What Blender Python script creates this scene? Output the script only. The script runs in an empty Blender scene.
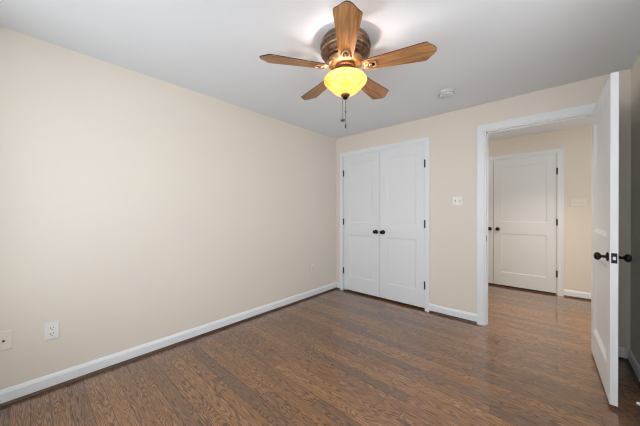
import bpy, bmesh, math
from math import sin, cos, pi, radians
from mathutils import Vector, Matrix

C = bpy.context.scene.collection
S = bpy.context.scene

# ------------------------------------------------------------------ camera
cam = bpy.data.cameras.new('camera')
camo = bpy.data.objects.new('camera', cam)
C.objects.link(camo)
camo.location = (2.5445, 0.0, 1.2003)
camo.rotation_euler = (radians(90 - 0.144), 0, radians(41.86))
cam.sensor_width = 36
cam.lens = 259.7 / 640 * 36
cam.clip_start = 0.02
S.camera = camo

# ------------------------------------------------------------------ world, exposure, lights
w = bpy.data.worlds.new('world'); S.world = w
w.use_nodes = True
bg = w.node_tree.nodes['Background']
bg.inputs[0].default_value = (0.87, 0.935, 1.0, 1)
bg.inputs[1].default_value = 3.4
S.view_settings.view_transform = 'Standard'
S.view_settings.look = 'None'
S.view_settings.gamma = 1
S.view_settings.use_curve_mapping = False
S.view_settings.exposure = 0.03
S.cycles.filter_width = 1.1

def area(name, loc, rot, sx, sy, power, col):
    l = bpy.data.lights.new(name, 'AREA'); l.shape = 'RECTANGLE'
    l.size = sx; l.size_y = sy; l.energy = power; l.color = col
    o = bpy.data.objects.new(name, l); C.objects.link(o)
    o.location = loc; o.rotation_euler = rot
    return o
# daylight entering through the two windows behind / beside the camera
area('window_daylight', (2.30, -0.355, 1.35), (radians(90), 0, 0), 1.1, 1.6, 5.5, (0.89, 0.945, 1.0))
area('window_daylight', (2.99, 1.20, 1.35), (radians(90), 0, radians(90)), 1.2, 1.6, 2, (0.89, 0.945, 1.0))
# hallway ceiling lamp, then two added fill lights without a real source
def point(name, loc, power, col, r):
    l = bpy.data.lights.new(name, 'POINT'); l.energy = power; l.color = col; l.shadow_soft_size = r
    o = bpy.data.objects.new(name, l); C.objects.link(o); o.location = loc
    return o
point('hall_lamp', (1.35, 4.30, 2.15), 3, (0.93, 0.97, 1.0), 0.10)
area('hall_fill', (3.90, 4.2, 1.3), (radians(90), 0, radians(90)), 1.3, 1.8, 9, (0.93, 0.97, 1.0))  # added fill for the hallway; the wall behind it has no opening
hl = area('hall_floor_fill', (2.35, 3.85, 2.36), (0, 0, 0), .3, .3, 12, (1.0, 0.88, 0.70)); hl.data.spread = radians(110)  # added warm fill that brightens the hallway floor, no fixture there
# the two bulbs of the ceiling fan's light bowl
FX, FY = 1.503, 1.418
BULBS = [(FX + 0.088 * cos(radians(a)), FY + 0.088 * sin(radians(a)), 2.083) for a in (290, 110)]
for b in BULBS:
    point('fan_bulb', b, 3.0, (0.98, 0.98, 1.0), 0.014)

# ------------------------------------------------------------------ materials
def mat(name, col=(.8, .8, .8), rough=.5, metal=0., spec=.5):
    m = bpy.data.materials.new(name); m.use_nodes = True
    b = m.node_tree.nodes['Principled BSDF']
    b.inputs['Base Color'].default_value = (*col, 1)
    b.inputs['Roughness'].default_value = rough
    b.inputs['Metallic'].default_value = metal
    b.inputs['Specular IOR Level'].default_value = spec
    return m
def N(m, t, **kw):
    n = m.node_tree.nodes.new(t)
    for k, v in kw.items(): setattr(n, k, v)
    return n
def L(m, a, b): m.node_tree.links.new(a, b)
def B(m): return m.node_tree.nodes['Principled BSDF']
def math_node(m, op, a=None, b=None):
    n = N(m, 'ShaderNodeMath', operation=op)
    for i, v in enumerate((a, b)):
        if v is None: continue
        if isinstance(v, (int, float)): n.inputs[i].default_value = v
        else: L(m, v, n.inputs[i])
    return n.outputs[0]

def paint(name, col, rough=.6, bump=.03, scale=220, var=.02):
    m = mat(name, col, rough)
    tc = N(m, 'ShaderNodeTexCoord')
    n = N(m, 'ShaderNodeTexNoise'); n.inputs['Scale'].default_value = scale; n.inputs['Detail'].default_value = 3
    L(m, tc.outputs['Object'], n.inputs['Vector'])
    bp = N(m, 'ShaderNodeBump'); bp.inputs['Strength'].default_value = bump; bp.inputs['Distance'].default_value = .002
    L(m, n.outputs['Fac'], bp.inputs['Height']); L(m, bp.outputs[0], B(m).inputs['Normal'])
    n2 = N(m, 'ShaderNodeTexNoise'); n2.inputs['Scale'].default_value = 1.3
    L(m, tc.outputs['Object'], n2.inputs['Vector'])
    r = N(m, 'ShaderNodeValToRGB')
    r.color_ramp.elements[0].color = (*[c * (1 - var) for c in col], 1)
    r.color_ramp.elements[1].color = (*[min(1, c * (1 + var)) for c in col], 1)
    L(m, n2.outputs['Fac'], r.inputs[0]); L(m, r.outputs[0], B(m).inputs['Base Color'])
    return m

M_wall = paint('beige_wall_paint', (0.79, 0.72, 0.624), .55, .012)
M_ceil = paint('white_ceiling_paint', (0.81, 0.835, 0.86), .8)
M_trim = paint('white_trim_paint', (0.84, 0.85, 0.86), .32, .01, 90, .01)
M_door = paint('white_door_paint', (0.81, 0.82, 0.83), .38, .02, 90, .01)
M_plate = mat('ivory_plastic', (0.90, 0.88, 0.79), .35)
M_wplate = mat('white_plastic', (0.84, 0.83, 0.80), .3)
M_bplate = mat('beige_plastic', (0.81, 0.745, 0.65), .4)
M_detector = mat('white_detector_plastic', (0.70, 0.71, 0.72), .4)
M_dark = mat('dark_slot', (0.02, 0.02, 0.02), .6)
M_black = mat('oil_rubbed_bronze', (0.022, 0.018, 0.016), .32, .8)
M_hinge = mat('dark_hinge_metal', (0.06, 0.06, 0.06), .45, .7)
M_steel = mat('brushed_steel', (0.6, 0.58, 0.55), .35, 1)
M_rubber = mat('white_rubber', (0.9, 0.9, 0.88), .5)
M_chain = mat('dark_chain_metal', (0.12, 0.11, 0.10), .4, .8)

def shoe_mat():
    m = mat('dark_stained_shoe_molding', (0.055, 0.028, 0.017), .35)
    tc = N(m, 'ShaderNodeTexCoord'); n = N(m, 'ShaderNodeTexNoise'); n.inputs['Scale'].default_value = 30
    r = N(m, 'ShaderNodeValToRGB'); L(m, tc.outputs['Object'], n.inputs['Vector'])
    r.color_ramp.elements[0].color = (0.035, 0.018, 0.012, 1); r.color_ramp.elements[1].color = (0.10, 0.05, 0.03, 1)
    L(m, n.outputs[0], r.inputs[0]); L(m, r.outputs[0], B(m).inputs['Base Color'])
    return m
M_shoe = shoe_mat()

def floor_mat():
    m = mat('stained_oak_floor', rough=.35, spec=.2)
    B(m).inputs['Coat Weight'].default_value = 1.0; B(m).inputs['Coat Roughness'].default_value = .01; B(m).inputs['Coat IOR'].default_value = 1.6
    PW, PL = 0.083, 0.95
    tc = N(m, 'ShaderNodeTexCoord'); sp = N(m, 'ShaderNodeSeparateXYZ'); L(m, tc.outputs['Object'], sp.inputs[0])
    x, y = sp.outputs[0], sp.outputs[1]
    yr = math_node(m, 'DIVIDE', y, PW)
    row = math_node(m, 'FLOOR', yr)
    fy = math_node(m, 'FRACT', yr)
    wn = N(m, 'ShaderNodeTexWhiteNoise', noise_dimensions='1D'); L(m, row, wn.inputs['W'])
    xs = math_node(m, 'ADD', math_node(m, 'DIVIDE', x, PL), math_node(m, 'MULTIPLY', wn.outputs[0], 7.3))
    ix = math_node(m, 'FLOOR', xs); fx = math_node(m, 'FRACT', xs)
    cv = N(m, 'ShaderNodeCombineXYZ'); L(m, ix, cv.inputs[0]); L(m, row, cv.inputs[1])
    wn2 = N(m, 'ShaderNodeTexWhiteNoise', noise_dimensions='2D'); L(m, cv.outputs[0], wn2.inputs['Vector'])
    rnd = wn2.outputs['Value']
    # seams
    sy = math_node(m, 'MINIMUM', fy, math_node(m, 'SUBTRACT', 1.0, fy))
    sx = math_node(m, 'MINIMUM', fx, math_node(m, 'SUBTRACT', 1.0, fx))
    seam = math_node(m, 'MINIMUM', math_node(m, 'MULTIPLY', sy, PW), math_node(m, 'MULTIPLY', sx, PL))
    seamf = N(m, 'ShaderNodeMapRange'); L(m, seam, seamf.inputs[0])
    seamf.inputs[1].default_value = 0.0003; seamf.inputs[2].default_value = 0.0022
    # cathedral grain: contour lines of stretched noise, offset for every board
    gv = N(m, 'ShaderNodeCombineXYZ')
    L(m, math_node(m, 'MULTIPLY', x, 1.5), gv.inputs[0])
    L(m, math_node(m, 'MULTIPLY', y, 14.0), gv.inputs[1])
    L(m, math_node(m, 'MULTIPLY', rnd, 91.0), gv.inputs[2])
    gn = N(m, 'ShaderNodeTexNoise'); gn.inputs['Scale'].default_value = 1.0; gn.inputs['Detail'].default_value = 1.5
    gn.inputs['Roughness'].default_value = .45
    L(m, gv.outputs[0], gn.inputs['Vector'])
    wv = N(m, 'ShaderNodeCombineXYZ')
    L(m, math_node(m, 'MULTIPLY', x, 14.0), wv.inputs[0]); L(m, math_node(m, 'MULTIPLY', y, 60.0), wv.inputs[1]); L(m, rnd, wv.inputs[2])
    wob = N(m, 'ShaderNodeTexNoise'); wob.inputs['Scale'].default_value = 1.0; wob.inputs['Detail'].default_value = 2
    L(m, wv.outputs[0], wob.inputs['Vector'])
    ph = math_node(m, 'ADD', math_node(m, 'MULTIPLY', gn.outputs[0], 170.0), math_node(m, 'MULTIPLY', wob.outputs[0], 5.0))
    ring = math_node(m, 'MULTIPLY_ADD', math_node(m, 'SINE', ph), .5); m.node_tree.nodes[-1].inputs[2].default_value = .5
    ringp = math_node(m, 'POWER', ring, 2.6)
    # fine pores
    pv = N(m, 'ShaderNodeCombineXYZ')
    L(m, math_node(m, 'MULTIPLY', x, 16.0), pv.inputs[0]); L(m, math_node(m, 'MULTIPLY', y, 200.0), pv.inputs[1]); L(m, rnd, pv.inputs[2])
    pn = N(m, 'ShaderNodeTexNoise'); pn.inputs['Scale'].default_value = 1.0; pn.inputs['Detail'].default_value = 2
    L(m, pv.outputs[0], pn.inputs['Vector'])
    # board tone
    tone = N(m, 'ShaderNodeValToRGB'); cr = tone.color_ramp
    cr.elements[0].position = 0; cr.elements[0].color = (0.200, 0.105, 0.056, 1)
    cr.elements[1].position = 1; cr.elements[1].color = (0.350, 0.176, 0.074, 1)
    e = cr.elements.new(.3); e.color = (0.255, 0.125, 0.058, 1)
    e = cr.elements.new(.65); e.color = (0.305, 0.146, 0.062, 1)
    L(m, rnd, tone.inputs[0])
    g1 = N(m, 'ShaderNodeMix', data_type='RGBA', blend_type='MULTIPLY')
    L(m, math_node(m, 'MULTIPLY', ringp, .88), g1.inputs['Factor']); L(m, tone.outputs[0], g1.inputs['A'])
    g1.inputs['B'].default_value = (0.30, 0.27, 0.26, 1)
    pr = N(m, 'ShaderNodeMapRange'); L(m, pn.outputs[0], pr.inputs[0])
    pr.inputs[1].default_value = .3; pr.inputs[2].default_value = .7; pr.inputs[3].default_value = .60; pr.inputs[4].default_value = 1.30
    g2 = N(m, 'ShaderNodeMix', data_type='RGBA', blend_type='MULTIPLY'); g2.inputs['Factor'].default_value = 1
    L(m, g1.outputs['Result'], g2.inputs['A']); L(m, pr.outputs[0], g2.inputs['B'])
    g3 = N(m, 'ShaderNodeMix', data_type='RGBA')
    L(m, seamf.outputs[0], g3.inputs['Factor']); g3.inputs['A'].default_value = (0.022, 0.012, 0.008, 1)
    L(m, g2.outputs['Result'], g3.inputs['B'])
    L(m, g3.outputs['Result'], B(m).inputs['Base Color'])
    # roughness and bump
    rr = N(m, 'ShaderNodeMapRange'); L(m, ringp, rr.inputs[0]); rr.inputs[3].default_value = .30; rr.inputs[4].default_value = .42
    L(m, rr.outputs[0], B(m).inputs['Roughness'])
    lw = N(m, 'ShaderNodeTexNoise'); lw.inputs['Scale'].default_value = 5.0; L(m, tc.outputs['Object'], lw.inputs['Vector'])
    hh = math_node(m, 'ADD', math_node(m, 'ADD', seamf.outputs[0], math_node(m, 'MULTIPLY', ringp, -.15)), math_node(m, 'MULTIPLY', lw.outputs[0], .8))
    bp = N(m, 'ShaderNodeBump'); bp.inputs['Strength'].default_value = .18; bp.inputs['Distance'].default_value = .0007
    L(m, hh, bp.inputs['Height']); L(m, bp.outputs[0], B(m).inputs['Normal'])
    return m
M_floor = floor_mat()

def blade_mat():
    m = mat('walnut_blade_veneer', rough=.38)
    tc = N(m, 'ShaderNodeTexCoord'); mp = N(m, 'ShaderNodeMapping'); mp.inputs['Scale'].default_value = (2.2, 30, 5)
    L(m, tc.outputs['Object'], mp.inputs[0])
    n = N(m, 'ShaderNodeTexNoise'); n.inputs['Scale'].default_value = 2.2; n.inputs['Detail'].default_value = 5; n.inputs['Distortion'].default_value = .6
    L(m, mp.outputs[0], n.inputs['Vector'])
    r = N(m, 'ShaderNodeValToRGB'); r.color_ramp.elements[0].position = .3; r.color_ramp.elements[1].position = .75
    r.color_ramp.elements[0].color = (0.21, 0.085, 0.026, 1); r.color_ramp.elements[1].color = (0.58, 0.300, 0.115, 1)
    L(m, n.outputs[0], r.inputs[0]); L(m, r.outputs[0], B(m).inputs['Base Color'])
    return m
M_blade = blade_mat()
M_bladeedge = mat('dark_blade_edge', (0.045, 0.028, 0.018), .4)

def bronze(name, a, b, rough=.35):
    m = mat(name, a, rough, .75)
    tc = N(m, 'ShaderNodeTexCoord'); n = N(m, 'ShaderNodeTexNoise'); n.inputs['Scale'].default_value = 28; n.inputs['Detail'].default_value = 4
    r = N(m, 'ShaderNodeValToRGB'); r.color_ramp.elements[0].color = (*a, 1); r.color_ramp.elements[1].color = (*b, 1)
    r.color_ramp.elements[0].position = .35; r.color_ramp.elements[1].position = .7
    L(m, tc.outputs['Object'], n.inputs['Vector']); L(m, n.outputs[0], r.inputs[0]); L(m, r.outputs[0], B(m).inputs['Base Color'])
    return m
M_bronze = bronze('antique_bronze', (0.10, 0.058, 0.036), (0.27, 0.165, 0.10))
M_brass = bronze('antique_brass', (0.24, 0.14, 0.07), (0.58, 0.39, 0.21))
M_band = bronze('pewter_band', (0.20, 0.15, 0.11), (0.36, 0.28, 0.21))

def glass_mat():
    m = bpy.data.materials.new('amber_marbled_glass'); m.use_nodes = True
    nt = m.node_tree; nt.nodes.remove(B(m)); out = nt.nodes['Material Output']
    tc = N(m, 'ShaderNodeTexCoord'); n = N(m, 'ShaderNodeTexNoise'); n.inputs['Scale'].default_value = 9; n.inputs['Distortion'].default_value = 2.5
    L(m, tc.outputs['Object'], n.inputs['Vector'])
    r = N(m, 'ShaderNodeValToRGB'); r.color_ramp.elements[0].color = (0.86, 0.48, 0.13, 1); r.color_ramp.elements[1].color = (0.96, 0.72, 0.34, 1)
    r.color_ramp.elements[0].position = .38; r.color_ramp.elements[1].position = .62
    L(m, n.outputs[0], r.inputs[0])
    tr = N(m, 'ShaderNodeBsdfTranslucent'); df = N(m, 'ShaderNodeBsdfDiffuse'); gl = N(m, 'ShaderNodeBsdfGlossy'); em = N(m, 'ShaderNodeEmission')
    gl.inputs['Roughness'].default_value = .15
    for s in (tr, df, em): L(m, r.outputs[0], s.inputs['Color'])
    em.inputs['Strength'].default_value = .24
    m1 = N(m, 'ShaderNodeMixShader'); m1.inputs[0].default_value = .42; L(m, df.outputs[0], m1.inputs[1]); L(m, tr.outputs[0], m1.inputs[2])
    m2 = N(m, 'ShaderNodeMixShader'); m2.inputs[0].default_value = .05; L(m, m1.outputs[0], m2.inputs[1]); L(m, gl.outputs[0], m2.inputs[2])
    ad = N(m, 'ShaderNodeAddShader'); L(m, m2.outputs[0], ad.inputs[0]); L(m, em.outputs[0], ad.inputs[1])
    L(m, ad.outputs[0], out.inputs['Surface'])
    return m
M_glass = glass_mat()
M_pane = mat('window_glass', (1, 1, 1), 0.0); B(M_pane).inputs['Transmission Weight'].default_value = 1; B(M_pane).inputs['IOR'].default_value = 1.02

# ------------------------------------------------------------------ mesh helpers
def box(bm, x0, x1, y0, y1, z0, z1, M=None):
    vs = [bm.verts.new((x, y, z)) for z in (z0, z1) for y in (y0, y1) for x in (x0, x1)]
    if M is not None:
        for v in vs: v.co = M @ v.co
    for f in ((0, 2, 3, 1), (4, 5, 7, 6), (0, 1, 5, 4), (2, 6, 7, 3), (0, 4, 6, 2), (1, 3, 7, 5)):
        bm.faces.new([vs[i] for i in f])
def lathe(bm, prof, n=48, M=None, cap0=True, cap1=True):
    rings = []
    for r, z in prof:
        r = max(r, 1e-4)
        ring = [bm.verts.new((r * cos(2 * pi * k / n), r * sin(2 * pi * k / n), z)) for k in range(n)]
        if M is not None:
            for v in ring: v.co = M @ v.co
        rings.append(ring)
    for a, b in zip(rings, rings[1:]):
        for k in range(n):
            bm.faces.new((a[k], a[(k + 1) % n], b[(k + 1) % n], b[k]))
    if cap0: bm.faces.new(rings[0][::-1])
    if cap1: bm.faces.new(rings[-1])
def tube(bm, pts, rad, n=8, closed=False, flat=1.0):
    rings = []
    P = [Vector(p) for p in pts]; m = len(P)
    for i, p in enumerate(P):
        a = P[(i - 1) % m] if (closed or i > 0) else p; b = P[(i + 1) % m] if (closed or i < m - 1) else p
        t = (b - a).normalized()
        u = Vector((0, 0, 1)) if abs(t.z) < .9 else Vector((1, 0, 0))
        s = t.cross(u).normalized(); u = s.cross(t).normalized()
        r = rad[i] if isinstance(rad, (list, tuple)) else rad
        rings.append([bm.verts.new(p + s * r * cos(2 * pi * k / n) + u * r * flat * sin(2 * pi * k / n)) for k in range(n)])
    R2 = rings + ([rings[0]] if closed else [])
    for a, b in zip(R2, R2[1:]):
        for k in range(n): bm.faces.new((a[k], a[(k + 1) % n], b[(k + 1) % n], b[k]))
    if not closed: bm.faces.new(rings[0][::-1]); bm.faces.new(rings[-1])
def obj(name, bm, m, parent=None, loc=(0, 0, 0), rot=(0, 0, 0), smooth=False, bevel=0):
    bmesh.ops.recalc_face_normals(bm, faces=bm.faces)
    me = bpy.data.meshes.new(name); bm.to_mesh(me); bm.free()
    for x in (m if isinstance(m, (list, tuple)) else [m]): me.materials.append(x)
    if smooth:
        for p in me.polygons: p.use_smooth = True
        try: me.set_sharp_from_angle(angle=radians(38))
        except Exception: pass
    o = bpy.data.objects.new(name, me); C.objects.link(o); o.location = loc; o.rotation_euler = rot
    if parent: o.parent = parent
    if bevel:
        md = o.modifiers.new('bevel', 'BEVEL'); md.width = bevel; md.segments = 2; md.limit_method = 'ANGLE'; md.angle_limit = radians(40)
    return o
def struct(name, bm, m, label, cat, **k):
    o = obj(name, bm, m, **k); o['kind'] = 'structure'; o['label'] = label; o['category'] = cat
    return o
def thing(name, label, cat, loc=(0, 0, 0), rot=(0, 0, 0), group=None, kind=None):
    o = bpy.data.objects.new(name, None); C.objects.link(o); o.empty_display_size = .05
    o.location = loc; o.rotation_euler = rot; o['label'] = label; o['category'] = cat
    if group: o['group'] = group
    if kind: o['kind'] = kind
    return o
def boxes(*bs):
    bm = bmesh.new()
    for b in bs: box(bm, *b)
    return bm

# ------------------------------------------------------------------ dimensions
H, HH = 2.354, 2.385
D, D2 = 3.2203, 5.0915
XR, YF = 3.0118, -0.38
WT = 0.12
CL, CR = 0.1466, 1.3801          # closet opening
DL, DR = 2.0181, 2.830           # doorway opening
OT = 2.058                       # opening tops
HL, HR = 1.050, 2.590            # hallway double doors
HX0, HX1 = 0.90, 4.00

# ------------------------------------------------------------------ shell
struct('floor', boxes((-.12, HX1 + .12, YF - .12, D2 + .16, -.06, 0)), M_floor, 'glossy brown stained oak strip floor', 'floor')
struct('ceiling', boxes((-.12, XR + .12, YF - .12, D + .005, H, H + .06)), M_ceil, 'white ceiling above the bedroom', 'ceiling')
struct('ceiling_hall', boxes((-.05, HX1 + .12, D + WT - .01, D2 + .14, HH, HH + .06)), M_ceil, 'white ceiling seen through the doorway', 'ceiling')
struct('wall_left', boxes((-.12, 0, YF - .12, D + WT, 0, H)), M_wall, 'long beige wall on the left', 'wall')
struct('wall_back', boxes((0, CL, D, D + WT, 0, HH), (CL, CR, D, D + WT, OT, HH), (CR, DL - .012, D, D + WT, 0, HH),
                          (DL - .012, DR, D, D + WT, OT, HH), (DR, HX1, D, D + WT, 0, HH)), M_wall, 'beige wall holding the closet and the open doorway', 'wall')
wx0, wx1, wz0, wz1 = 0.30, 2.90, 0.50, 2.20
struct('wall_front', boxes((0, wx0, YF - WT, YF, 0, H), (wx1, XR + .12, YF - WT, YF, 0, H), (wx0, wx1, YF - WT, YF, 0, wz0),
                           (wx0, wx1, YF - WT, YF, wz1, H)), M_wall, 'beige window wall behind the viewer', 'wall')
ry0, ry1 = 0.55, 1.85
struct('wall_right', boxes((XR, XR + .12, YF, ry0, 0, H), (XR, XR + .12, ry1, D, 0, H), (XR, XR + .12, ry0, ry1, 0, wz0),
                           (XR, XR + .12, ry0, ry1, wz1, H)), M_wall, 'beige wall behind the open door', 'wall')
struct('wall_hall', boxes((HX0 - .1, HL, D2, D2 + WT, 0, HH), (HL, HR, D2, D2 + WT, OT, HH), (HR, HX1, D2, D2 + WT, 0, HH), (HX0 - .1, HX1, D2 + WT, D2 + WT + .02, 0, HH)), M_wall, 'beige hallway wall seen through the doorway', 'wall')
struct('wall_hall_left', boxes((HX0 - .12, HX0, 3.97, D2, 0, HH), (HX0 - .12, 1.66, 3.95, 4.0, 0, HH), (1.60, 1.66, D + WT, 3.95, 0, HH)), M_wall,
       'beige wall closing the hallway on the left', 'wall')
struct('wall_hall_right', boxes((HX1, HX1 + .12, D, D2 + WT, 0, HH)), M_wall, 'beige wall closing the hallway on the right', 'wall')
struct('wall_closet', boxes((-.12, HX0 - .12, 3.95, 4.0, 0, HH), (-.12, -.07, D + WT, 3.95, 0, HH)), M_wall, 'wall inside the closet', 'wall')

# windows behind and beside the viewer (outside the photo)
def window(name, w_, h_, loc, rz, label):
    t = thing(name, label, 'window', loc, (0, 0, rz), kind='structure')
    f = .05
    bm = boxes((0, w_, -.04, .04, 0, f), (0, w_, -.04, .04, h_ - f, h_), (0, f, -.04, .04, f, h_ - f), (w_ - f, w_, -.04, .04, f, h_ - f),
               (f, w_ - f, -.03, .03, h_ / 2 - .02, h_ / 2 + .02))
    obj('window_frame', bm, M_trim, t)
    obj('window_pane', boxes((f, w_ - f, -.003, .003, f, h_ - f)), M_pane, t)
window('window_1', wx1 - wx0, wz1 - wz0, (wx0, YF - .08, wz0), 0, 'white window in the wall behind the viewer')
window('window_2', ry1 - ry0, wz1 - wz0, (XR + .08, ry0, wz0), radians(90), 'white window in the right hand wall')

# ------------------------------------------------------------------ baseboards with dark shoe moulding
def baseboard(name, runs, label):
    """runs: (x0,y0,x1,y1) wall-line from start to end; room lies to the LEFT of the direction"""
    bm = bmesh.new(); bs = bmesh.new()
    for x0, y0, x1, y1 in runs:
        d = Vector((x1 - x0, y1 - y0, 0)); ln = d.length; d.normalize(); n = Vector((-d.y, d.x, 0))
        def ext(b, prof):
            A = [b.verts.new(Vector((x0, y0, 0)) + n * p[0] + Vector((0, 0, p[1]))) for p in prof]
            Bv = [b.verts.new(v.co + d * ln) for v in A]
            k = len(prof)
            for i in range(k): b.faces.new((A[i], A[(i + 1) % k], Bv[(i + 1) % k], Bv[i]))
            b.faces.new(A[::-1]); b.faces.new(Bv)
        ext(bm, [(0, 0), (.014, 0), (.014, .078), (.011, .086), (.0085, .094), (.004, .100), (0, .100)])
        q = [(.014, 0.0)] + [(.014 + .014 * cos(a), .021 * sin(a)) for a in [i * pi / 10 for i in range(0, 6)]]
        ext(bs, q)
    o = struct(name, bm, M_trim, label, 'baseboard')
    obj('shoe_molding', bs, M_shoe, o, smooth=True)
baseboard('baseboard_left', [(0, D, 0, YF)], 'white baseboard with dark shoe molding along the left wall')
baseboard('baseboard_back', [(CL - .057, D, 0.0285, D), (DL - .078, D, CR + .062, D), (XR - .03, D, DR + .075, D)], 'white baseboard of the closet wall')
baseboard('baseboard_right', [(XR, YF, XR, D)], 'white baseboard behind the open door')
baseboard('baseboard_front', [(0.0285, YF, XR - .03, YF)], 'white baseboard behind the viewer')
baseboard('baseboard_hall', [(HX1, D2, HR + .075, D2)], 'white baseboard in the hallway right of the double doors')

# ------------------------------------------------------------------ casings and jambs
def casing(name, x0, x1, y, top, cw, side, label, jamb=WT, both=False):
    """side -1: casing stands on the -y face of the wall whose face is at y"""
    bm = bmesh.new()
    def run(a, b, y0, s):   # profiled, three-step casing
        for (u0, u1, t) in ((0, .62, .012), (.62, .86, .015), (.86, 1.0, .018)):
            ya, yb = (y0 - t, y0) if s < 0 else (y0, y0 + t)
            o0, o1 = u0 * cw, u1 * cw
            box(bm, x0 - o1, x0 - o0, ya, yb, 0, top + o1)
            box(bm, x1 + o0, x1 + o1, ya, yb, 0, top + o1)
            box(bm, x0 - o0, x1 + o0, ya, yb, top + o0, top + o1)
    run(x0, x1, y, -1)
    if both: run(x0, x1, y + jamb, 1)
    j = .012
    box(bm, x0 - .001, x0 + j, y - .001, y + jamb, 0, top)
    box(bm, x1 - j, x1 + .001, y - .001, y + jamb, 0, top)
    box(bm, x0 + j, x1 - j, y - .001, y + jamb, top - j, top + .001)
    # door stop strip
    s0 = y + .040
    box(bm, x0 + j, x0 + j + .010, s0, s0 + .032, 0, top - j)
    box(bm, x1 - j - .010, x1 - j, s0, s0 + .032, 0, top - j)
    box(bm, x0 + j, x1 - j, s0, s0 + .032, top - j - .010, top - j)
    return struct(name, bm, M_trim, label, 'trim')
J = .012
casing('trim_1', CL - J, CR + J, D, OT + .004, .050, -1, 'white casing around the closet double doors')
t2 = casing('trim_2', DL - .012, DR + .004, D, OT + .006, .066, -1, 'white casing and jamb of the open doorway', both=True)
casing('trim_3', HL - J, HR + J, D2 - .0, OT + .004, .062, -1, 'white casing around the hallway double doors', jamb=.10)
# strike plate on the left jamb
bm = boxes((DL - .003, DL + .0008, D + .004, D + .034, .895, .955)); obj('strike_plate', bm, M_black, t2)

# ------------------------------------------------------------------ doors
def door_bm(w_, h_, t=.035, stile=.105, topr=.115, midlo=.835, midhi=1.02, botr=.205, bev=.015, dep=.0055):
    bm = bmesh.new()
    xs = [0, stile, w_ - stile, w_]; zs = [0, botr, midlo, midhi, h_ - topr, h_]
    for yy, s in ((0, 1), (t, -1)):
        g = [[bm.verts.new((x, yy, z)) for x in xs] for z in zs]
        for i in range(5):
            for k in range(3):
                q = (g[i][k], g[i][k + 1], g[i + 1][k + 1], g[i + 1][k])
                if k == 1 and i in (1, 3):
                    x0, x1, z0, z1 = xs[1], xs[2], zs[i], zs[i + 1]
                    prev = list(q)
                    for ins, d in ((.003, .0015), (bev * .75, dep * .75), (bev, dep)):
                        cur = [bm.verts.new((x, yy + s * d, z)) for x, z in
                               ((x0 + ins, z0 + ins), (x1 - ins, z0 + ins), (x1 - ins, z1 - ins), (x0 + ins, z1 - ins))]
                        for a in range(4): bm.faces.new((prev[a], prev[(a + 1) % 4], cur[(a + 1) % 4], cur[a]))
                        prev = cur
                    bm.faces.new(prev)
                else: bm.faces.new(q)
        if s == 1: F = g
        else: K = g
    for i in range(5):
        bm.faces.new((F[i][0], F[i + 1][0], K[i + 1][0], K[i][0])); bm.faces.new((F[i][3], F[i + 1][3], K[i + 1][3], K[i][3]))
    for k in range(3):
        bm.faces.new((F[0][k], F[0][k + 1], K[0][k + 1], K[0][k])); bm.faces.new((F[5][k], F[5][k + 1], K[5][k + 1], K[5][k]))
    return bm

knob_me = None
def knob(parent, x, y, z, sgn, ball=True):
    """door knob standing off a face at y; sgn is the direction along y it sticks out"""
    bm = bmesh.new()
    prof = [(.0, 0), (.031, 0), (.031, .004), (.027, .008), (.014, .011), (.010, .014), (.0095, .030), (.013, .034), (.022, .038),
            (.0275, .046), (.0285, .053), (.026, .060), (.018, .066), (.006, .069), (0, .0695)]
    M = Matrix.Translation((x, y, z)) @ Matrix.Rotation(radians(90) * (1 if sgn < 0 else -1), 4, 'X')
    lathe(bm, [(p * (.88 if z > .012 else .95), z * .92) for p, z in prof[1:-1]], 28, M)
    return obj('door_knob', bm, M_black, parent, smooth=True)
def hinge(parent, x, y, z, s=1):
    bm = bmesh.new()
    lathe(bm, [(.003, -.050), (.0055, -.048), (.0055, .048), (.003, .050)], 14, Matrix.Translation((x, y, z)))
    box(bm, x - .009, x + .009, y + .003, y + .009, z - .045, z + .045)
    return obj('hinge', bm, M_hinge, parent, smooth=True)

DH = 2.025
HZ = (.305, 1.055, 1.795)
def double(xa, xb, y, n0, gap, labels, sc=1):
    mid = (xa + xb) / 2
    w_ = (xb - xa) / 2 - .0045
    objs = []
    for i, (x0, hx) in enumerate(((xa + .002, xa - .0), (mid + .0025, xb + .0))):
        o = struct('door_%d' % (n0 + i), door_bm(w_, DH, stile=.105), M_door, labels[i], 'door', loc=(x0, y + .004, .026), bevel=.0015)
        kx = (w_ - .052) if i == 0 else .052
        knob(o, kx, 0, .903, -1)
        for z in HZ: hinge(o, hx - x0, -.0125, z - .024)
        # ball catch on top edge
        bm = boxes(((w_ - .06) if i == 0 else .01, (w_ - .01) if i == 0 else .06, -.0, .012, DH - .001, DH + .006))
        obj('ball_catch', bm, M_hinge, o)
        objs.append(o)
    return objs
double(CL, CR, D, 1, 0, ('white two panel closet door on the left, hinged by the corner', 'white two panel closet door on the right, hinged beside the light switch wall'))
double(HL, HR, D2, 3, 0, ('white hallway door mostly hidden by the doorway jamb, left of the pair', 'white two panel hallway door seen fully through the doorway'))

# open bedroom door, hinged at the right jamb, free edge towards the camera
hp = Vector((2.7925, D - .004)); fp = Vector((2.8068, 2.3745))
ang = math.atan2(fp.y - hp.y, fp.x - hp.x)
LW = (fp - hp).length
door5 = struct('door_5', door_bm(LW, DH + .008, stile=.115, bev=.030, dep=.015), M_door, 'white two panel bedroom door standing open, seen nearly edge on', 'door',
               loc=(hp.x, hp.y, .020), rot=(0, 0, ang), bevel=.0015)
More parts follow.
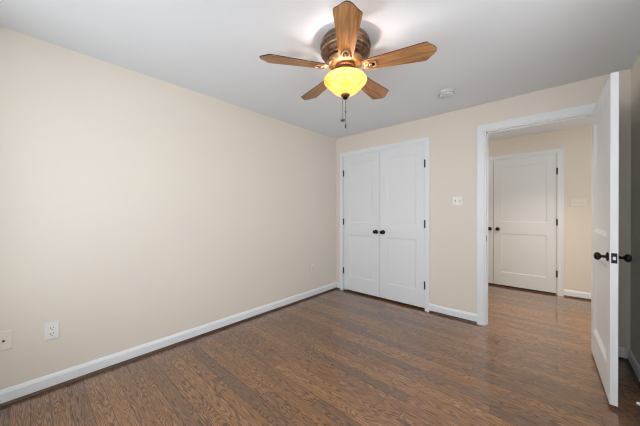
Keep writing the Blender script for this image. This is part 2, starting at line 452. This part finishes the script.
# local +x runs to the free edge (towards the camera); local +y runs towards the right wall
for yy, sg in ((0, -1), (.035, 1)):
    knob(door5, LW - .062, yy, .900, sg)
bm = boxes((LW - .0005, LW + .0022, .005, .030, .869, .931)); lp = obj('latch_plate', bm, M_black, door5, bevel=.0008)
bm = boxes((LW + .002, LW + .011, .011, .024, .890, .910)); obj('latch_bolt', bm, M_steel, lp, bevel=.002)
for z in HZ:
    hinge(door5, -.004, .040, z - .02)

# ------------------------------------------------------------------ wall plates
def rot_plate(wall):   # local: x across, z up, -y out of the wall
    return {'back': 0, 'left': radians(90)}[wall]
def plate_bm(w_, h_, t=.006):
    bm = bmesh.new(); b = .004
    a = [bm.verts.new((sx * w_ / 2, 0, sz * h_ / 2)) for sx, sz in ((-1, -1), (1, -1), (1, 1), (-1, 1))]
    c = [bm.verts.new((sx * w_ / 2, -t * .5, sz * h_ / 2)) for sx, sz in ((-1, -1), (1, -1), (1, 1), (-1, 1))]
    d = [bm.verts.new((sx * (w_ / 2 - b), -t, sz * (h_ / 2 - b))) for sx, sz in ((-1, -1), (1, -1), (1, 1), (-1, 1))]
    for p, q in ((a, c), (c, d)):
        for i in range(4): bm.faces.new((p[i], p[(i + 1) % 4], q[(i + 1) % 4], q[i]))
    bm.faces.new(d); bm.faces.new(a[::-1])
    return bm
def screw(parent, x, z):
    bm = bmesh.new(); lathe(bm, [(.003, 0), (.003, .0012), (.0015, .0016)], 12, Matrix.Translation((x, -.0058, z)) @ Matrix.Rotation(radians(90), 4, 'X'))
    obj('screw', bm, M_plate, parent, smooth=True)
def outlet(loc, rz, label, m):
    t = thing('wall_outlet', label, 'outlet', loc, (0, 0, rz))
    obj('cover_plate', plate_bm(.072, .118), m, t)
    for s in (-1, 1):
        bm = bmesh.new(); n = 24
        pts = []
        for k in range(n):
            a = 2 * pi * k / n; x = .0172 * cos(a); z = max(-.0128, min(.0128, .0172 * sin(a)))
            pts.append((x, z))
        A = [bm.verts.new((x, -.0055, z)) for x, z in pts]; Bv = [bm.verts.new((x, -.0085, z)) for x, z in pts]
        for k in range(n): bm.faces.new((A[k], A[(k + 1) % n], Bv[(k + 1) % n], Bv[k]))
        bm.faces.new(Bv)
        so = obj('socket', bm, m, t, loc=(0, 0, s * .0195))
        bm = boxes((-.0085, -.0058, -.0092, -.0080, -.001, .0085), (.0058, .0082, -.0092, -.0080, 0.0, .0080))
        lathe(bm, [(.0030, 0), (.0030, .0010)], 12, Matrix.Translation((0, -.0082, -.0075)) @ Matrix.Rotation(radians(90), 4, 'X'))
        obj('socket_slots', bm, M_dark, so)
    screw(t, 0, 0)
outlet((0, .098, .392), rot_plate('left'), 'white duplex outlet low on the left wall near the front', M_wplate)
outlet((0, 2.673, .405), rot_plate('left'), 'pale duplex outlet low on the left wall near the far corner', M_bplate)
t = thing('cable_outlet', 'beige cable jack plate low on the left wall at the photo edge', 'outlet', (0, -.112, .400), (0, 0, rot_plate('left')))
obj('cover_plate', plate_bm(.072, .118), M_bplate, t)
bm = bmesh.new(); lathe(bm, [(.0062, 0), (.0062, .002), (.0045, .003), (.0045, .009), (.001, .009)], 16, Matrix.Translation((0, -.0055, 0)) @ Matrix.Rotation(radians(90), 4, 'X'))
obj('jack', bm, M_dark, t, smooth=True)
for z in (-.042, .042): screw(t, 0, z)

def switch(loc, w_, h_, xs, label, m, mt):
    t = thing('light_switch', label, 'light switch', loc)
    obj('cover_plate', plate_bm(w_, h_), m, t)
    for i, x in enumerate(xs):
        bm = boxes((x - .0055, x + .0055, -.0066, -.0050, -.0125, .0125)); fr = obj('switch_slot', bm, M_dark if mt is None else mt, t)
        bm = bmesh.new(); sg = 1 if i % 2 == 0 else -1
        box(bm, -.004, .004, -.016, 0, -.0045, .0045, Matrix.Translation((x, -.004, 0)) @ Matrix.Rotation(radians(26 * sg), 4, 'X'))
        obj('toggle', bm, m, t, bevel=.001)
        for z in (-.030, .030): screw(t, x, z)
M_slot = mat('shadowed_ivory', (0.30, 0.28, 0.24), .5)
switch((1.745, D, 1.330), .100, .100, (-.022, .022), 'ivory double toggle switch between closet and doorway', M_plate, M_slot)
switch((2.805, D2, 1.335), .150, .112, (-.045, 0, .045), 'beige triple toggle switch on the hallway wall', M_bplate, M_bplate)

# ------------------------------------------------------------------ smoke detector
t = thing('smoke_detector', 'round white smoke detector on the ceiling right of the fan', 'smoke detector', (1.785, 2.668, H))
bm = bmesh.new(); lathe(bm, [(.074, 0), (.074, -.010), (.070, -.013)], 40); obj('mounting_base', bm, M_detector, t, smooth=True)
bm = bmesh.new(); lathe(bm, [(.064, -.012), (.066, -.018), (.064, -.030), (.056, -.038), (.040, -.041), (.036, -.0395), (.032, -.041), (.002, -.042)], 40)
cv = obj('cover', bm, M_detector, t, smooth=True)
bm = bmesh.new(); lathe(bm, [(.009, -.040), (.009, -.044), (.006, -.045)], 16, Matrix.Translation((.018, -.012, 0))); obj('test_button', bm, M_detector, t, smooth=True)
bm = bmesh.new()
for k in range(14):
    a = 2 * pi * k / 14
    box(bm, .0640, .0665, -.009, .009, -.027, -.021, Matrix.Rotation(a, 4, 'Z'))
obj('vent_slots', bm, M_slot, t)

# ------------------------------------------------------------------ door stop
t = thing('door_stop', 'dark spring door stop with white rubber tip behind the open door', 'door stop', (XR - .014, 2.435, .052), (0, 0, 0))
RY = Matrix.Rotation(radians(-90), 4, 'Y')
bm = bmesh.new(); lathe(bm, [(.011, 0), (.011, .003), (.007, .008), (.005, .010)], 20, RY); obj('mounting_plate', bm, M_black, t, smooth=True)
bm = bmesh.new(); tube(bm, [(-.008 - .0022 * k / 8 * .55, .0045 * cos(2 * pi * k / 8), .0045 * sin(2 * pi * k / 8)) for k in range(8 * 45)], .0013, 6); obj('spring', bm, M_black, t, smooth=True)
bm = bmesh.new(); lathe(bm, [(.0055, .058), (.0085, .060), (.0085, .072), (.006, .076), (.001, .077)], 20, RY); obj('rubber_tip', bm, M_rubber, t, smooth=True)

# ------------------------------------------------------------------ ceiling fan
fan = thing('ceiling_fan', 'bronze five blade ceiling fan with glowing amber glass bowl light', 'ceiling fan', (FX, FY, H))
def fz(z): return z + .015 - H      # fitted heights -> local
def part(name, prof, m, parent=fan, n=64, **k):
    bm = bmesh.new(); lathe(bm, [(r, fz(z)) for r, z in prof], n, **k)
    return obj(name, bm, m, parent, smooth=True)
# motor housing: stacked rings flush with the ceiling
part('motor_housing', [(.150, 2.339), (.156, 2.330), (.163, 2.318), (.166, 2.300), (.166, 2.286), (.160, 2.280), (.157, 2.276),
                       (.157, 2.262), (.162, 2.256), (.160, 2.247), (.153, 2.243), (.150, 2.238), (.152, 2.234), (.148, 2.228), (.139, 2.225), (.136, 2.221), (.138, 2.217), (.132, 2.212), (.122, 2.210), (.105, 2.206)], M_bronze)
part('housing_band', [(.1685, 2.298), (.1685, 2.290), (.1655, 2.288), (.1655, 2.300)], M_band, cap0=False, cap1=False)
part('housing_band', [(.1640, 2.258), (.1660, 2.254), (.1640, 2.249), (.1600, 2.250)], M_brass, cap0=False, cap1=False)
part('flywheel', [(.060, 2.206), (.112, 2.207), (.120, 2.202), (.122, 2.192), (.116, 2.184), (.104, 2.178), (.098, 2.172), (.070, 2.168)], M_brass)
# switch housing and fitter of the light kit
part('switch_housing', [(.062, 2.170), (.068, 2.166), (.070, 2.156), (.066, 2.150), (.055, 2.146), (.052, 2.128)], M_bronze)
part('light_fitter', [(.052, 2.130), (.074, 2.127), (.080, 2.120), (.080, 2.112), (.074, 2.108), (.040, 2.104), (.034, 2.098), (.020, 2.09), (.012, 2.08), (.008, 1.99)], M_brass)
# three thin stays carrying the bowl are hidden inside; the bowl hangs from the centre rod
bm = bmesh.new()
outer = [(.118, 2.093), (.127, 2.091), (.136, 2.086), (.142, 2.079), (.144, 2.071), (.142, 2.063), (.136, 2.055), (.127, 2.046), (.117, 2.036), (.107, 2.025), (.096, 2.013), (.083, 2.001), (.068, 1.990), (.050, 1.981), (.032, 1.977), (.012, 1.975)]
inner = [(r - .004 if r > .02 else r, z + .004) for r, z in outer[::-1]]
lathe(bm, [(r, fz(z)) for r, z in outer + inner], 72, cap0=False, cap1=False)
k = 72  # close lip
bm.verts.ensure_lookup_table()
for i in range(k):
    a, b = bm.verts[i], bm.verts[(i + 1) % k]; c, d = bm.verts[len(bm.verts) - k + (i + 1) % k], bm.verts[len(bm.verts) - k + i]
    bm.faces.new((a, b, c, d))
bowl = obj('glass_bowl', bm, M_glass, fan, smooth=True)
part('finial', [(.010, 1.984), (.027, 1.981), (.030, 1.975), (.028, 1.968), (.020, 1.963), (.012, 1.960)], M_bronze, n=32)
part('finial_tip', [(.012, 1.962), (.016, 1.957), (.016, 1.952), (.010, 1.947), (.003, 1.944)], M_black, n=24)
for (bx, by, bz) in BULBS:   # lamp sockets reaching from the fitter
    bm = bmesh.new(); d = Vector((bx - FX, by - FY, 0)).normalized()
    tube(bm, [d * .02 + Vector((0, 0, fz(2.10))), d * .045 + Vector((0, 0, fz(2.092))), d * .062 + Vector((0, 0, fz(2.078)))], [.006, .011, .012], 12)
    obj('lamp_socket', bm, M_wplate, fan, smooth=True)

def blade_mesh():
    half = [(.118, .0), (.119, .018), (.124, .032), (.134, .041), (.150, .0455), (.20, .049), (.27, .054), (.35, .0605), (.43, .0675), (.480, .072), (.503, .0735),
            (.512, .068), (.519, .059), (.527, .049), (.537, .040), (.549, .029), (.558, .017), (.563, .007)]
    pts = half + [(r, -w_) for r, w_ in half[:0:-1]]
    bm = bmesh.new(); t = .006
    A = [bm.verts.new((x, y, -t / 2)) for x, y in pts]; Bv = [bm.verts.new((x, y, t / 2)) for x, y in pts]
    n = len(pts)
    bm.faces.new(A[::-1]); bm.faces.new(Bv)
    for i in range(n):
        f = bm.faces.new((A[i], A[(i + 1) % n], Bv[(i + 1) % n], Bv[i])); f.material_index = 1
    return bm
def iron_mesh():
    bm = bmesh.new()
    # arm from flywheel out to the medallion
    tube(bm, [(.085, 0, .040), (.108, 0, .030), (.122, 0, .010), (.140, 0, -.008), (.158, 0, -.010)], [.011, .011, .010, .009, .008], 10, flat=.6)
    # scrolls either side
    for s in (-1, 1):
        tube(bm, [(.120, s * .006, .010), (.130, s * .022, -.001), (.146, s * .030, -.006), (.165, s * .029, -.007)], [.006, .0065, .006, .005], 8)
    # oval loop under the blade
    tube(bm, [(.178 + .030 * cos(2 * pi * k / 28), .024 * sin(2 * pi * k / 28), -.008) for k in range(28)], .0062, 8, closed=True)
    # centre boss and tongue
    lathe(bm, [(.010, -.004), (.011, -.010), (.008, -.015), (.003, -.017)], 16, Matrix.Translation((.170, 0, 0)))
    return bm
bl_me = ir_me = dk_me = None
PITCH = -12
for i in range(5):
    a = radians(19.6 + 72 * i)
    z0 = fz(2.150)
    if i == 0:
        b0 = obj('fan_blade', blade_mesh(), [M_blade, M_bladeedge], fan)
        i0 = obj('blade_bracket', iron_mesh(), M_brass, b0, smooth=True)
        bm = bmesh.new(); lathe(bm, [(.0245, -.0030), (.0245, -.0045), (.022, -.005)], 28, Matrix.Translation((.178, 0, 0)) @ Matrix.Diagonal((1.15, .92, 1, 1)))
        d0 = obj('medallion', bm, M_black, b0, smooth=True)
        b, br = b0, i0
    else:
        b = b0.copy(); C.objects.link(b); b.parent = fan
        for src in (i0, d0):
            c = src.copy(); C.objects.link(c); c.parent = b
    b.location = (0, 0, z0)
    b.rotation_euler = (Matrix.Rotation(a, 3, 'Z') @ Matrix.Rotation(radians(PITCH), 3, 'X')).to_euler()

# pull chains
rgt = Vector((0.745, 0.667, 0))
def chain(off, zend, beads, fob):
    bm = bmesh.new(); p = rgt * off
    z = 1.950; k = 0
    while z > zend:
        lathe(bm, [(.0008, fz(z) - .0018), (.0021, fz(z) - .0008), (.0021, fz(z) + .0008), (.0008, fz(z) + .0018)], 6, Matrix.Translation(p)); z -= .0042
    tube(bm, [p + Vector((0, 0, fz(1.950))), p + Vector((0, 0, fz(zend)))], .0010, 6)
    o = obj('pull_chain', bm, M_chain, fan, smooth=True)
    bm = bmesh.new()
    lathe(bm, [(r, fz(z)) for r, z in fob], 20, Matrix.Translation(p)); obj('pull_knob', bm, M_chain, o, smooth=True)
    if beads:
        bm = bmesh.new(); lathe(bm, [(r, fz(z)) for r, z in beads], 14, Matrix.Translation(p)); obj('chain_connector', bm, M_chain, o, smooth=True)
chain(-.017, 1.812, None, [(.003, 1.816), (.013, 1.812), (.016, 1.806), (.013, 1.800), (.003, 1.796)])
chain(.002, 1.775, [(.0015, 1.868), (.004, 1.864), (.004, 1.858), (.0015, 1.854)], [(.002, 1.780), (.005, 1.774), (.0055, 1.760), (.004, 1.752), (.001, 1.749)])
